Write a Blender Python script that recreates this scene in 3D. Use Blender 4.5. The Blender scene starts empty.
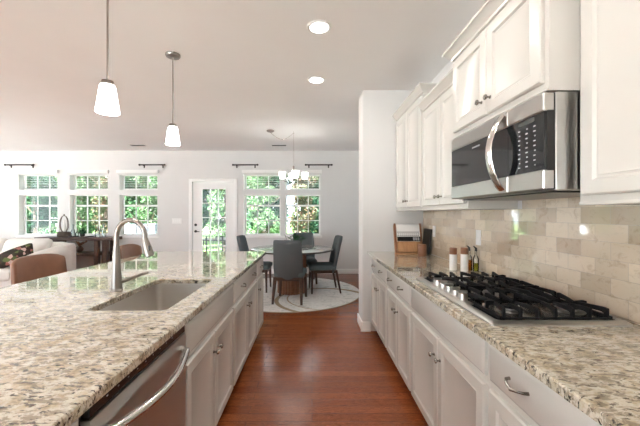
import bpy, bmesh, math, random
from mathutils import Vector, Matrix
random.seed(7)
S = bpy.context.scene
COL = S.collection
PI = math.pi

# ---------------------------------------------------------------- camera, sky, sun, exposure
cam = bpy.data.cameras.new('camera')
cam.sensor_width = 36.0
cam.lens = 18.0
cam.shift_x = 0.0125
cam.shift_y = 0.0016
cam.clip_start = 0.02
cam_o = bpy.data.objects.new('camera', cam)
COL.objects.link(cam_o)
cam_o.location = (0, 0, 1.345)
cam_o.rotation_euler = (PI / 2, 0, 0)
S.camera = cam_o

w = bpy.data.worlds.new('sky')
S.world = w
w.use_nodes = True
wn = w.node_tree.nodes
bg = wn['Background']
bg.inputs['Color'].default_value = (0.80, 0.91, 1.0, 1)
bg.inputs['Strength'].default_value = 3.0

sun = bpy.data.lights.new('sun', 'SUN')
sun.energy = 33.0
sun.angle = 0.02
sun.color = (1, 0.98, 0.95)
sun_o = bpy.data.objects.new('sun', sun)
COL.objects.link(sun_o)
sun_o.rotation_euler = (math.radians(34), 0, math.radians(-28))   # from behind the house on to the trees

def portal(name, loc, rot, sx, sy):
    l = bpy.data.lights.new(name, 'AREA')
    l.shape = 'RECTANGLE'; l.size = sx; l.size_y = sy
    l.cycles.is_portal = True
    o = bpy.data.objects.new(name, l); COL.objects.link(o)
    o.location = loc; o.rotation_euler = rot
portal('portal_left', (-8.42, 4.3, 1.375), (0, -PI / 2, 0), 2.45, 2.6)
portal('portal_back', (-4.8, -3.22, 1.375), (PI / 2, 0, 0), 6.6, 2.55)

S.view_settings.view_transform = 'Standard'
S.view_settings.look = 'None'
S.view_settings.exposure = 1.03
S.view_settings.gamma = 1.0
S.view_settings.use_curve_mapping = False
try:
    S.cycles.use_denoising = True
    S.cycles.max_bounces = 10
    S.cycles.diffuse_bounces = 6
    S.cycles.glossy_bounces = 5
    S.cycles.transparent_max_bounces = 16
    S.cycles.sample_clamp_indirect = 6.0
    S.cycles.caustics_reflective = False
    S.cycles.caustics_refractive = False
except Exception:
    pass

# ---------------------------------------------------------------- mesh builder
class MB:
    def __init__(self):
        self.v = []; self.f = []; self.M = None
    def add(self, vs, fs):
        n = len(self.v)
        if self.M is not None:
            vs = [tuple(self.M @ Vector(p)) for p in vs]
        self.v += [tuple(p) for p in vs]
        self.f += [tuple(n + i for i in f) for f in fs]
        return n
    def bm(self, b):
        b.verts.ensure_lookup_table()
        for i, v in enumerate(b.verts): v.index = i
        self.add([v.co[:] for v in b.verts], [[v.index for v in f.verts] for f in b.faces])
        b.free()
    def box(self, x0, x1, y0, y1, z0, z1, bev=0.0, seg=1):
        b = bmesh.new()
        bmesh.ops.create_cube(b, size=1)
        for v in b.verts:
            v.co = Vector(((x0 + x1) / 2 + v.co.x * (x1 - x0), (y0 + y1) / 2 + v.co.y * (y1 - y0), (z0 + z1) / 2 + v.co.z * (z1 - z0)))
        if bev > 0:
            bmesh.ops.bevel(b, geom=list(b.edges), offset=bev, segments=seg, profile=0.6, affect='EDGES')
        self.bm(b); return self
    def rings(self, rings, cap0=True, cap1=True, closed=True):
        n = len(rings[0]); vs = []; fs = []
        for r in rings: vs += list(r)
        for k in range(len(rings) - 1):
            for i in range(n if closed else n - 1):
                j = (i + 1) % n
                fs.append((k * n + i, k * n + j, (k + 1) * n + j, (k + 1) * n + i))
        if cap0: fs.append(tuple(range(n))[::-1])
        if cap1: fs.append(tuple((len(rings) - 1) * n + i for i in range(n)))
        self.add(vs, fs); return self
    def lathe(self, prof, c=(0, 0, 0), n=24, cap0=True, cap1=True, sx=1.0, sy=1.0):
        R = []
        for r, z in prof:
            r = max(r, 1e-4)
            R.append([(c[0] + sx * r * math.cos(2 * PI * i / n), c[1] + sy * r * math.sin(2 * PI * i / n), c[2] + z) for i in range(n)])
        return self.rings(R, cap0, cap1)
    def cyl(self, p0, p1, r0, r1=None, n=12):
        return self.tube([p0, p1], [r0, r0 if r1 is None else r1], n)
    def tube(self, pts, r, n=10, sq=1.0, side=None):
        pts = [Vector(p) for p in pts]
        if not isinstance(r, (list, tuple)): r = [r] * len(pts)
        R = []; up = None
        for i, p in enumerate(pts):
            t = (pts[min(i + 1, len(pts) - 1)] - pts[max(i - 1, 0)]).normalized()
            if up is None:
                a = Vector(side) if side else (Vector((0, 0, 1)) if abs(t.z) < 0.9 else Vector((1, 0, 0)))
                up = (a - t * a.dot(t)).normalized()
            else:
                up = (up - t * up.dot(t)).normalized()
            q = t.cross(up)
            R.append([tuple(p + (up * math.cos(2 * PI * k / n) + q * math.sin(2 * PI * k / n) * sq) * r[i]) for k in range(n)])
        return self.rings(R)
    def rcube(self, sx, sy, sz, r, c=(0, 0, 0), n=8, fn=None):
        """rounded box, finely cut, then bent by fn"""
        b = bmesh.new()
        bmesh.ops.create_cube(b, size=2)
        bmesh.ops.subdivide_edges(b, edges=list(b.edges), cuts=n, use_grid_fill=True)
        hx, hy, hz = sx / 2, sy / 2, sz / 2
        for v in b.verts:
            p = Vector((v.co.x * hx, v.co.y * hy, v.co.z * hz))
            def sn(t, h): # crowd points to the rim so rounding is smooth
                return p[t]
            q = Vector((max(-hx + r, min(hx - r, p.x)), max(-hy + r, min(hy - r, p.y)), max(-hz + r, min(hz - r, p.z))))
            d = p - q
            if d.length > 1e-7: p = q + d.normalized() * r
            if fn: p = Vector(fn(p.x, p.y, p.z))
            v.co = p + Vector(c)
        self.bm(b); return self
    def ball(self, c, r, n=12, sz=1.0, m=None):
        m = m or max(6, n // 2)
        return self.lathe([(r * math.sin(PI * k / m), -r * sz * math.cos(PI * k / m)) for k in range(m + 1)], c, n)
    def panel(self, side, xf, y0, y1, z0, z1, prof):
        R = []
        for i, wd in prof:
            x = xf + side * wd
            R.append([(x, y0 + i, z0 + i), (x, y1 - i, z0 + i), (x, y1 - i, z1 - i), (x, y0 + i, z1 - i)])
        return self.rings(R)
    def build(self, name, mat, parent=None, smooth=35, local=False):
        me = bpy.data.meshes.new(name)
        o0 = Vector((0, 0, 0))
        if parent is not None and not local: o0 = ORG.get(parent.name, Vector((0, 0, 0)))
        me.from_pydata([(p[0] - o0.x, p[1] - o0.y, p[2] - o0.z) for p in self.v], [], self.f)
        b = bmesh.new(); b.from_mesh(me)
        bmesh.ops.recalc_face_normals(b, faces=b.faces)
        b.to_mesh(me); b.free()
        if smooth:
            me.shade_smooth(); me.set_sharp_from_angle(angle=math.radians(smooth))
        me.materials.append(mat)
        o = bpy.data.objects.new(name, me)
        COL.objects.link(o)
        if parent is not None:
            o.parent = parent
            ORG[o.name] = o0
        return o
ORG = {}
def thing(name, label, cat, loc=(0, 0, 0), group=None, rz=0):
    o = bpy.data.objects.new(name, None); COL.objects.link(o)
    o.location = loc; o.rotation_euler = (0, 0, rz); o.empty_display_size = 0.1
    ORG[o.name] = Vector(loc)
    o['label'] = label; o['category'] = cat
    if group: o['group'] = group
    return o
def tag(o, label, cat, group=None):
    o['label'] = label; o['category'] = cat
    if group: o['group'] = group
    return o
def struct(o):
    o['kind'] = 'structure'; return o
def structroot(name, loc):
    o = bpy.data.objects.new(name, None); COL.objects.link(o); o.location = loc
    ORG[o.name] = Vector(loc); o['kind'] = 'structure'; return o
def lab(o, t):
    o['label'] = t; return o
def copy_tree(o, parent=None):
    c = o.copy(); COL.objects.link(c)
    if parent is not None: c.parent = parent
    for ch in list(o.children): copy_tree(ch, c)
    return c
def Box(x0, x1, y0, y1, z0, z1, bev=0.0, seg=1):
    return MB().box(x0, x1, y0, y1, z0, z1, bev, seg)

# ---------------------------------------------------------------- materials
def mat(name, col, rough=0.5, metal=0.0, emit=None, es=0.0, spec=0.5, coat=0.0, var=0.0, vs=6.0, bump=0.0, bs=40.0):
    m = bpy.data.materials.new(name); m.use_nodes = True
    nt = m.node_tree; p = nt.nodes['Principled BSDF']
    p.inputs['Base Color'].default_value = (*col, 1)
    p.inputs['Roughness'].default_value = rough
    p.inputs['Metallic'].default_value = metal
    p.inputs['Specular IOR Level'].default_value = spec
    p.inputs['Coat Weight'].default_value = coat
    p.inputs['Coat Roughness'].default_value = 0.08
    if emit:
        p.inputs['Emission Color'].default_value = (*emit, 1)
        p.inputs['Emission Strength'].default_value = es
    if var or bump:
        tc = nt.nodes.new('ShaderNodeTexCoord')
    if var:
        n = nt.nodes.new('ShaderNodeTexNoise'); n.inputs['Scale'].default_value = vs; n.inputs['Detail'].default_value = 4
        nt.links.new(tc.outputs['Object'], n.inputs['Vector'])
        r = nt.nodes.new('ShaderNodeValToRGB')
        r.color_ramp.elements[0].position = 0.3; r.color_ramp.elements[1].position = 0.7
        r.color_ramp.elements[0].color = (*[c * (1 - var) for c in col], 1)
        r.color_ramp.elements[1].color = (*[min(1, c * (1 + var)) for c in col], 1)
        nt.links.new(n.outputs['Fac'], r.inputs['Fac']); nt.links.new(r.outputs['Color'], p.inputs['Base Color'])
    if bump:
        n2 = nt.nodes.new('ShaderNodeTexNoise'); n2.inputs['Scale'].default_value = bs; n2.inputs['Detail'].default_value = 3
        nt.links.new(tc.outputs['Object'], n2.inputs['Vector'])
        b = nt.nodes.new('ShaderNodeBump'); b.inputs['Strength'].default_value = bump; b.inputs['Distance'].default_value = 0.01
        nt.links.new(n2.outputs['Fac'], b.inputs['Height']); nt.links.new(b.outputs['Normal'], p.inputs['Normal'])
    return m
def ramp(nt, stops, interp='LINEAR'):
    r = nt.nodes.new('ShaderNodeValToRGB'); cr = r.color_ramp; cr.interpolation = interp
    while len(cr.elements) < len(stops): cr.elements.new(0.5)
    for e, (p, c) in zip(cr.elements, stops):
        e.position = p; e.color = (*c, 1) if len(c) == 3 else c
    return r
def mapping(nt, scale=(1, 1, 1), rot=(0, 0, 0)):
    tc = nt.nodes.new('ShaderNodeTexCoord'); mp = nt.nodes.new('ShaderNodeMapping')
    mp.inputs['Scale'].default_value = scale; mp.inputs['Rotation'].default_value = rot
    nt.links.new(tc.outputs['Object'], mp.inputs['Vector']); return mp
def noise(nt, vec, scale, detail=4, rough=0.5):
    n = nt.nodes.new('ShaderNodeTexNoise'); n.inputs['Scale'].default_value = scale
    n.inputs['Detail'].default_value = detail; n.inputs['Roughness'].default_value = rough
    nt.links.new(vec.outputs[0], n.inputs['Vector']); return n
def mix(nt, a, b, fac, mode='MIX'):
    m = nt.nodes.new('ShaderNodeMix'); m.data_type = 'RGBA'; m.blend_type = mode
    for s, v in ((6, a), (7, b), (0, fac)):
        if isinstance(v, (int, float)): m.inputs[s].default_value = v
        elif isinstance(v, tuple): m.inputs[s].default_value = (*v, 1)
        else: nt.links.new(v, m.inputs[s])
    return m.outputs[2]

def granite():
    m = mat('granite', (.6, .52, .4), 0.045, spec=0.6, coat=0.6)
    nt = m.node_tree; p = nt.nodes['Principled BSDF']; p.inputs['Coat Roughness'].default_value = 0.02; p.inputs['Coat IOR'].default_value = 1.75
    mp = mapping(nt, (1, 1, 1), (0, 0, 0.5))
    st = mapping(nt, (1.0, 2.3, 1.5), (0, 0, 0.65))
    n0 = noise(nt, mp, 20, 5, 0.65)
    base = ramp(nt, [(.30, (.30, .24, .155)), (.43, (.50, .435, .32)), (.55, (.63, .59, .50)), (.64, (.58, .525, .42)), (.74, (.37, .30, .20))])
    nt.links.new(n0.outputs['Fac'], base.inputs['Fac'])
    n1 = noise(nt, st, 26, 5, 0.65); n1.inputs['Distortion'].default_value = 0.5      # grey-brown smudges
    f1 = ramp(nt, [(.49, (0, 0, 0)), (.58, (.75, .75, .75))]); nt.links.new(n1.outputs['Fac'], f1.inputs['Fac'])
    c1 = mix(nt, base.outputs['Color'], (.215, .175, .125), f1.outputs['Color'])
    n2 = noise(nt, st, 40, 4, 0.66); n2.inputs['Distortion'].default_value = 0.4      # dark flecks
    f2 = ramp(nt, [(.555, (0, 0, 0)), (.61, (1, 1, 1))]); nt.links.new(n2.outputs['Fac'], f2.inputs['Fac'])
    c2 = mix(nt, c1, (.040, .030, .022), f2.outputs['Color'])
    n3 = noise(nt, mp, 9, 3, 0.5)                                # warm rust veils
    f3 = ramp(nt, [(.60, (0, 0, 0)), (.75, (.4, .4, .4))]); nt.links.new(n3.outputs['Fac'], f3.inputs['Fac'])
    c3 = mix(nt, c2, (.36, .24, .11), f3.outputs['Color'])
    nt.links.new(c3, p.inputs['Base Color'])
    return m

def floorwood():
    m = mat('hardwood', (.2, .06, .02), 0.17, spec=0.5)
    nt = m.node_tree; p = nt.nodes['Principled BSDF']
    mp = mapping(nt)
    br = nt.nodes.new('ShaderNodeTexBrick')
    br.offset = 0.37; br.offset_frequency = 2; br.squash = 1.0
    br.inputs['Scale'].default_value = 1.0; br.inputs['Brick Width'].default_value = 1.15; br.inputs['Row Height'].default_value = 0.083
    br.inputs['Mortar Size'].default_value = 0.0011; br.inputs['Mortar Smooth'].default_value = 0.3; br.inputs['Bias'].default_value = 0.0
    br.inputs['Color1'].default_value = (.360, .112, .040, 1); br.inputs['Color2'].default_value = (.260, .072, .024, 1)
    br.inputs['Mortar'].default_value = (.035, .010, .005, 1)
    nt.links.new(mp.outputs[0], br.inputs['Vector'])
    st = mapping(nt, (1.3, 13, 1))
    g = noise(nt, st, 2.6, 6, 0.6); g.inputs['Distortion'].default_value = 2.0
    gr = ramp(nt, [(.30, (.34, .28, .24)), (.42, (1, 1, 1)), (.49, (.55, .46, .40)), (.53, (1.15, 1.1, 1.05)), (.60, (.50, .42, .36)), (.66, (1.1, 1.05, 1.0)), (.74, (.5, .44, .4))])
    nt.links.new(g.outputs['Fac'], gr.inputs['Fac'])
    c = mix(nt, br.outputs['Color'], gr.outputs['Color'], 0.9, 'MULTIPLY')
    nt.links.new(c, p.inputs['Base Color'])
    b = nt.nodes.new('ShaderNodeBump'); b.inputs['Strength'].default_value = 0.12; b.inputs['Distance'].default_value = 0.004
    nt.links.new(g.outputs['Fac'], b.inputs['Height']); nt.links.new(b.outputs['Normal'], p.inputs['Normal'])
    return m

def tiles():
    m = mat('travertine_tiles', (.6, .52, .43), 0.05, spec=0.7, coat=0.5)
    nt = m.node_tree; p = nt.nodes['Principled BSDF']
    p.inputs['Coat IOR'].default_value = 1.9; p.inputs['Coat Roughness'].default_value = 0.03; p.inputs['Coat Weight'].default_value = 0.9
    tc = nt.nodes.new('ShaderNodeTexCoord'); sp = nt.nodes.new('ShaderNodeSeparateXYZ'); cb = nt.nodes.new('ShaderNodeCombineXYZ')
    nt.links.new(tc.outputs['Object'], sp.inputs[0]); nt.links.new(sp.outputs['Y'], cb.inputs['X']); nt.links.new(sp.outputs['Z'], cb.inputs['Y'])
    br = nt.nodes.new('ShaderNodeTexBrick'); br.offset = 0.5
    br.inputs['Scale'].default_value = 1; br.inputs['Brick Width'].default_value = 0.152; br.inputs['Row Height'].default_value = 0.0765
    br.inputs['Mortar Size'].default_value = 0.0012; br.inputs['Mortar Smooth'].default_value = 0.2
    br.inputs['Color1'].default_value = (.74, .635, .50, 1); br.inputs['Color2'].default_value = (.38, .285, .195, 1)
    br.inputs['Mortar'].default_value = (.50, .44, .37, 1); br.inputs['Bias'].default_value = -0.25
    nt.links.new(cb.outputs[0], br.inputs['Vector'])
    st = mapping(nt, (1, 1, 1.4))
    n = noise(nt, st, 14, 7, 0.68); n.inputs['Distortion'].default_value = 0.8
    r = ramp(nt, [(.33, (.72, .66, .60)), (.47, (1, 1, 1)), (.60, (1.0, .98, .95)), (.70, (.82, .77, .71))]); nt.links.new(n.outputs['Fac'], r.inputs['Fac'])
    c = mix(nt, br.outputs['Color'], r.outputs['Color'], 0.8, 'MULTIPLY')
    nt.links.new(c, p.inputs['Base Color'])
    n2 = noise(nt, mapping(nt), 5, 2)
    b = nt.nodes.new('ShaderNodeBump'); b.inputs['Strength'].default_value = 0.06; b.inputs['Distance'].default_value = 0.02
    nt.links.new(n2.outputs['Fac'], b.inputs['Height'])
    b2 = nt.nodes.new('ShaderNodeBump'); b2.inputs['Strength'].default_value = 0.5; b2.inputs['Distance'].default_value = 0.001; b2.invert = True
    nt.links.new(br.outputs['Fac'], b2.inputs['Height']); nt.links.new(b.outputs['Normal'], b2.inputs['Normal'])
    nt.links.new(b2.outputs['Normal'], p.inputs['Normal'])
    return m

def brushed(name, col, rough, scale=(1, 1, 60), amp=.08):
    m = mat(name, col, rough, 1.0)
    nt = m.node_tree; p = nt.nodes['Principled BSDF']
    n = noise(nt, mapping(nt, scale), 8, 3)
    r = ramp(nt, [(.3, (rough * (1 - amp),) * 3), (.7, (rough * (1 + amp),) * 3)]); nt.links.new(n.outputs['Fac'], r.inputs['Fac'])
    nt.links.new(r.outputs['Color'], p.inputs['Roughness'])
    return m
def wood(name, a, b, rough=0.4, scale=(3, 3, 25), sc=3):
    m = mat(name, a, rough)
    nt = m.node_tree; p = nt.nodes['Principled BSDF']
    n = noise(nt, mapping(nt, scale), sc, 6, 0.6); n.inputs['Distortion'].default_value = 0.7
    r = ramp(nt, [(.3, a), (.7, b)]); nt.links.new(n.outputs['Fac'], r.inputs['Fac'])
    nt.links.new(r.outputs['Color'], p.inputs['Base Color'])
    return m
def glass(name, tint=(1, 1, 1), refl=1.0):
    m = bpy.data.materials.new(name); m.use_nodes = True
    nt = m.node_tree; nt.nodes.clear()
    o = nt.nodes.new('ShaderNodeOutputMaterial'); mx = nt.nodes.new('ShaderNodeMixShader')
    t = nt.nodes.new('ShaderNodeBsdfTransparent'); t.inputs[0].default_value = (*tint, 1)
    g = nt.nodes.new('ShaderNodeBsdfGlossy'); g.inputs['Roughness'].default_value = 0.02
    fr = nt.nodes.new('ShaderNodeFresnel'); fr.inputs['IOR'].default_value = 1.0 + 0.3 * refl
    nt.links.new(fr.outputs[0], mx.inputs[0]); nt.links.new(t.outputs[0], mx.inputs[1]); nt.links.new(g.outputs[0], mx.inputs[2])
    nt.links.new(mx.outputs[0], o.inputs[0]); return m
def leafmat(name, stops):
    m = mat(name, stops[0][1], 0.85, spec=0.06)
    nt = m.node_tree; p = nt.nodes['Principled BSDF']
    g = nt.nodes.new('ShaderNodeNewGeometry')
    r = ramp(nt, stops); nt.links.new(g.outputs['Random Per Island'], r.inputs['Fac'])
    nt.links.new(r.outputs['Color'], p.inputs['Base Color'])
    return m
def rugmat():
    m = mat('rug_pile', (.7, .68, .65), 0.95, spec=0.1)
    nt = m.node_tree; p = nt.nodes['Principled BSDF']
    n = noise(nt, mapping(nt, (1, 1, 1)), 5, 6, 0.7); n.inputs['Distortion'].default_value = 1.5
    r = ramp(nt, [(.34, (.44, .45, .45)), (.44, (.66, .66, .64)), (.55, (.78, .77, .75)), (.68, (.56, .56, .56))]); nt.links.new(n.outputs['Fac'], r.inputs['Fac'])
    # abstract off-centre tan arcs
    def arc(cx, cy, rad, wd):
        tc = nt.nodes.new('ShaderNodeTexCoord'); s = nt.nodes.new('ShaderNodeVectorMath'); s.operation = 'DISTANCE'
        s.inputs[1].default_value = (cx, cy, 0.006); nt.links.new(tc.outputs['Object'], s.inputs[0])
        a = nt.nodes.new('ShaderNodeMath'); a.operation = 'SUBTRACT'; a.inputs[1].default_value = rad; nt.links.new(s.outputs['Value'], a.inputs[0])
        b = nt.nodes.new('ShaderNodeMath'); b.operation = 'ABSOLUTE'; nt.links.new(a.outputs[0], b.inputs[0])
        c = nt.nodes.new('ShaderNodeMath'); c.operation = 'LESS_THAN'; c.inputs[1].default_value = wd; nt.links.new(b.outputs[0], c.inputs[0])
        return c.outputs[0]
    c1 = mix(nt, r.outputs['Color'], (.34, .27, .19), arc(.58, -.58, .74, .032))
    c2 = mix(nt, c1, (.44, .36, .27), arc(.66, -.48, .66, .012))
    c3 = mix(nt, c2, (.40, .34, .27), arc(0, 0, 1.222, .008))
    nt.links.new(c3, p.inputs['Base Color'])
    n2 = noise(nt, mapping(nt), 180, 2); b = nt.nodes.new('ShaderNodeBump'); b.inputs['Strength'].default_value = 0.5; b.inputs['Distance'].default_value = 0.004
    nt.links.new(n2.outputs['Fac'], b.inputs['Height']); nt.links.new(b.outputs['Normal'], p.inputs['Normal'])
    return m
def floral():
    m = mat('floral_cloth', (.05, .05, .04), 0.9, spec=0.1)
    nt = m.node_tree; p = nt.nodes['Principled BSDF']
    v = nt.nodes.new('ShaderNodeTexVoronoi'); v.inputs['Scale'].default_value = 17
    nt.links.new(mapping(nt).outputs[0], v.inputs['Vector'])
    s = nt.nodes.new('ShaderNodeSeparateColor'); nt.links.new(v.outputs['Color'], s.inputs[0])
    r = ramp(nt, [(0, (.035, .028, .022)), (.40, (.30, .13, .11)), (.52, (.05, .045, .03)), (.70, (.10, .13, .05)), (.82, (.05, .035, .03)), (.93, (.50, .36, .32))], 'CONSTANT')
    nt.links.new(s.outputs[0], r.inputs['Fac']); nt.links.new(r.outputs['Color'], p.inputs['Base Color'])
    return m
def bookcover():
    m = mat('cookbook_cover', (.8, .8, .8), 0.4)
    return m

M = {}
M['wall'] = mat('wall_paint', (.69, .69, .685), 0.85, spec=0.2, var=0.015, vs=2)
M['ceil'] = mat('ceiling_paint', (.90, .90, .90), 0.9, spec=0.2, var=0.012, vs=2)
M['burner_alu'] = mat('dull_aluminium', (.20, .19, .18), 0.45, 0.9)
M['trim'] = mat('trim_paint', (.86, .86, .85), 0.4)
M['cab'] = mat('cabinet_paint', (.60, .585, .55), 0.24, spec=0.5, var=0.012, vs=4)
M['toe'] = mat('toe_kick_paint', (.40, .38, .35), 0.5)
M['granite'] = granite(); M['floor'] = floorwood(); M['tile'] = tiles(); M['rug'] = rugmat()
M['steel'] = mat('brushed_steel', (.56, .55, .53), 0.28, 1.0)
M['satin'] = mat('satin_steel', (.50, .49, .47), 0.38, 1.0)
M['steelv'] = mat('brushed_steel_sink', (.66, .64, .61), 0.30, 1.0)
M['chrome'] = mat('polished_nickel', (.72, .70, .67), 0.13, 1.0)
M['nickel'] = mat('brushed_nickel', (.29, .265, .24), 0.30, 1.0)
M['knob'] = mat('dark_nickel', (.30, .28, .25), 0.25, 1.0)
M['black'] = mat('black_plastic', (.012, .012, .013), 0.3)
M['bglass'] = mat('black_glass', (.012, .013, .015), 0.06, spec=0.6)
M['iron'] = mat('cast_iron', (.008, .008, .009), 0.6, spec=0.18, bump=0.15, bs=300)
M['enamel'] = mat('black_enamel', (.014, .014, .014), 0.18, spec=0.7)
M['mark'] = mat('printed_marks', (.42, .43, .45), 0.5)
M['shade'] = mat('frosted_shade', (.95, .94, .92), 0.4, emit=(1, .97, .93), es=3.0)
M['bulb'] = mat('lamp_lens', (.95, .95, .93), 0.4, emit=(1, .97, .92), es=5.0)
M['pane'] = glass('window_glass', (1, 1, 1), 1.0)
M['clear'] = glass('clear_glass', (.93, .96, .96), 1.6)
M['oil'] = glass('amber_oil', (.72, .38, .03), 1.6)
M['oil2'] = glass('green_oil', (.72, .74, .12), 1.6)
M['dark_wood'] = wood('dark_walnut', (.045, .022, .014), (.085, .042, .026), 0.4)
M['table_top'] = mat('pale_glossy_top', (.30, .29, .275), 0.12, spec=0.5, var=0.10, vs=5)
M['table_edge'] = mat('dark_edge', (.05, .032, .024), 0.35)
M['walnut'] = wood('walnut', (.17, .07, .035), (.26, .115, .055), 0.4, (3, 3, 22))
M['acacia'] = wood('acacia', (.34, .17, .08), (.48, .27, .13), 0.45, (18, 3, 3))
M['fabric'] = mat('slate_fabric', (.13, .165, .175), 0.8, spec=0.25, bump=0.2, bs=300)
M['fabric_back'] = mat('charcoal_fabric', (.10, .115, .122), 0.75, spec=0.3, bump=0.2, bs=300)
M['leather'] = mat('brown_leather', (.20, .095, .055), 0.40, spec=0.5, var=0.12, vs=9, bump=0.15, bs=160)
M['cream'] = mat('cream_upholstery', (.72, .69, .65), 0.9, spec=0.15, var=0.03, vs=8, bump=0.15, bs=200)
M['floral'] = floral()
M['ceramic'] = mat('white_ceramic', (.78, .77, .75), 0.25)
M['white_plastic'] = mat('white_plastic', (.82, .82, .81), 0.35)
M['rod'] = mat('dark_bronze', (.035, .032, .03), 0.4, 0.6)
M['basket'] = wood('dark_wicker', (.05, .035, .028), (.14, .10, .075), 0.8, (30, 30, 60), 4)
M['leaf'] = leafmat('leaf_green', [(0, (.020, .060, .026)), (.5, (.045, .115, .048)), (1, (.085, .165, .080))])
M['leaf_b'] = leafmat('leaf_bright', [(0, (.030, .080, .030)), (.5, (.080, .155, .065)), (.85, (.13, .20, .105)), (1, (.20, .245, .17))])
M['leaf_d'] = leafmat('leaf_dark', [(0, (.008, .035, .020)), (.6, (.022, .066, .036)), (1, (.055, .11, .062))])
M['leaf_r'] = leafmat('leaf_rust', [(0, (.03, .05, .03)), (.4, (.07, .105, .05)), (.65, (.10, .10, .06)), (.85, (.14, .075, .045)), (1, (.17, .155, .125))])
M['bark'] = mat('bark', (.10, .075, .055), 0.9, var=0.3, vs=12)
M['patio'] = mat('patio_concrete', (.62, .61, .58), 0.9, var=0.06, vs=3)
M['lawn'] = mat('lawn', (.10, .20, .05), 0.95, var=0.35, vs=5)
M['pmetal'] = mat('patio_metal', (.02, .021, .023), 0.45, 0.3)
M['sidegrey'] = mat('grey_siding', (.07, .085, .10), 0.6)

# ---------------------------------------------------------------- room shell
XR, YF, ZC = 1.285, 7.2, 2.77
XL, YB = -8.4, -3.2
struct(Box(XL - .2, XR + .2, YB - .2, YF + .21, -.12, 0).build('floor', M['floor'], smooth=0))
struct(Box(XL - 1.1, XR + .2, YB - 2.0, YF + .45, ZC, ZC + .15).build('ceiling', M['ceil'], smooth=0))  # extends past left and back walls as an added unseen eave blocking sun

def wall(name, mt, a0, a1, z0, z1, openings, axis, b0, b1):
    """a wall along X (axis 'x') or Y with rectangular openings (a0,a1,z0,z1), thickness b0..b1"""
    A = sorted({a0, a1, *[o[0] for o in openings], *[o[1] for o in openings]})
    Z = sorted({z0, z1, *[o[2] for o in openings], *[o[3] for o in openings]})
    def open_(i, k):
        if i < 0 or k < 0 or i >= len(A) - 1 or k >= len(Z) - 1: return True
        ca, cz = (A[i] + A[i + 1]) / 2, (Z[k] + Z[k + 1]) / 2
        return any(o[0] < ca < o[1] and o[2] < cz < o[3] for o in openings)
    def P(a, b, z): return (a, b, z) if axis == 'x' else (b, a, z)
    b = bmesh.new()
    def q(*ps): b.faces.new([b.verts.new(p) for p in ps])
    for i in range(len(A) - 1):
        for k in range(len(Z) - 1):
            if open_(i, k): continue
            l, r, s, t = A[i], A[i + 1], Z[k], Z[k + 1]
            q(P(l, b0, s), P(r, b0, s), P(r, b0, t), P(l, b0, t)); q(P(l, b1, s), P(r, b1, s), P(r, b1, t), P(l, b1, t))
            if open_(i - 1, k): q(P(l, b0, s), P(l, b1, s), P(l, b1, t), P(l, b0, t))
            if open_(i + 1, k): q(P(r, b0, s), P(r, b1, s), P(r, b1, t), P(r, b0, t))
            if open_(i, k - 1): q(P(l, b0, s), P(r, b0, s), P(r, b1, s), P(l, b1, s))
            if open_(i, k + 1): q(P(l, b0, t), P(r, b0, t), P(r, b1, t), P(l, b1, t))
    bmesh.ops.remove_doubles(b, verts=b.verts, dist=1e-5)
    m = MB(); m.bm(b)
    return struct(m.build(name, mt, smooth=0))

ZT0, ZT1, ZL0, ZL1 = 1.885, 2.235, 0.862, 1.780
WIN = [[(-6.607, -5.72)], [(-5.457, -4.59)], [(-4.34, -3.474)], [(-1.535, -.71), (-.608, .19)]]
ops = []
for wn_ in WIN:
    for (a, b_) in wn_:
        ops += [(a, b_, ZT0, ZT1), (a, b_, ZL0, ZL1)]
DX0, DX1, DZ = -2.70, -1.75, 2.075
ops.append((DX0, DX1, 0, DZ))
wall('wall_far', M['wall'], XL - .2, XR + .2, 0, ZC, ops, 'x', YF, YF + .2)
wall('wall_right', M['wall'], YB, YF, 0, ZC, [], 'y', XR, XR + .2)
wall('wall_left', M['wall'], YB, YF, 0, ZC, [(3.0, 5.6, .15, 2.6)], 'y', XL - .2, XL)  # opening invented out of view, sized to let daylight into the room
wall('wall_back', M['wall'], XL - .2, XR + .2, 0, ZC, [(-8.1, -1.5, .1, 2.65)], 'x', YB - .2, YB)  # wide unseen opening added to bring in more daylight from behind
struct(Box(.582, XR, 3.68, 3.98, 0, ZC).build('wall_stub', M['wall'], smooth=0))

def baseb(name, x0, x1, y0, y1):
    m = MB().box(x0, x1, y0, y1, 0, .10, .006).box(min(x0, x1), max(x0, x1), y0, y1, .10, .112, .004)
    struct(m.build(name, M['trim']))
baseb('baseboard_far', DX1 + .08, XR - .002, YF - .016, YF - .001)
baseb('baseboard_far_left', XL + .002, DX0 - .08, YF - .016, YF - .001)
m = MB().box(.565, .672, 3.664, 3.679, 0, .11, .005).box(.565, .581, 3.68, 3.996, 0, .11, .005)
m.box(.556, .672, 3.655, 3.664, 0, .022, .004)
struct(m.build('baseboard_stub', M['trim']))
baseb('baseboard_right', XR - .016, XR - .001, 4.0, YF - .02)

# backsplash
m = MB().box(1.277, XR - .0005, -.3, 3.679, .9145, 1.376).box(1.277, XR - .0005, 1.166, 1.945, 1.376, 1.43)
struct(m.build('backsplash_tile_wall', M['tile'], smooth=0))

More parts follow.
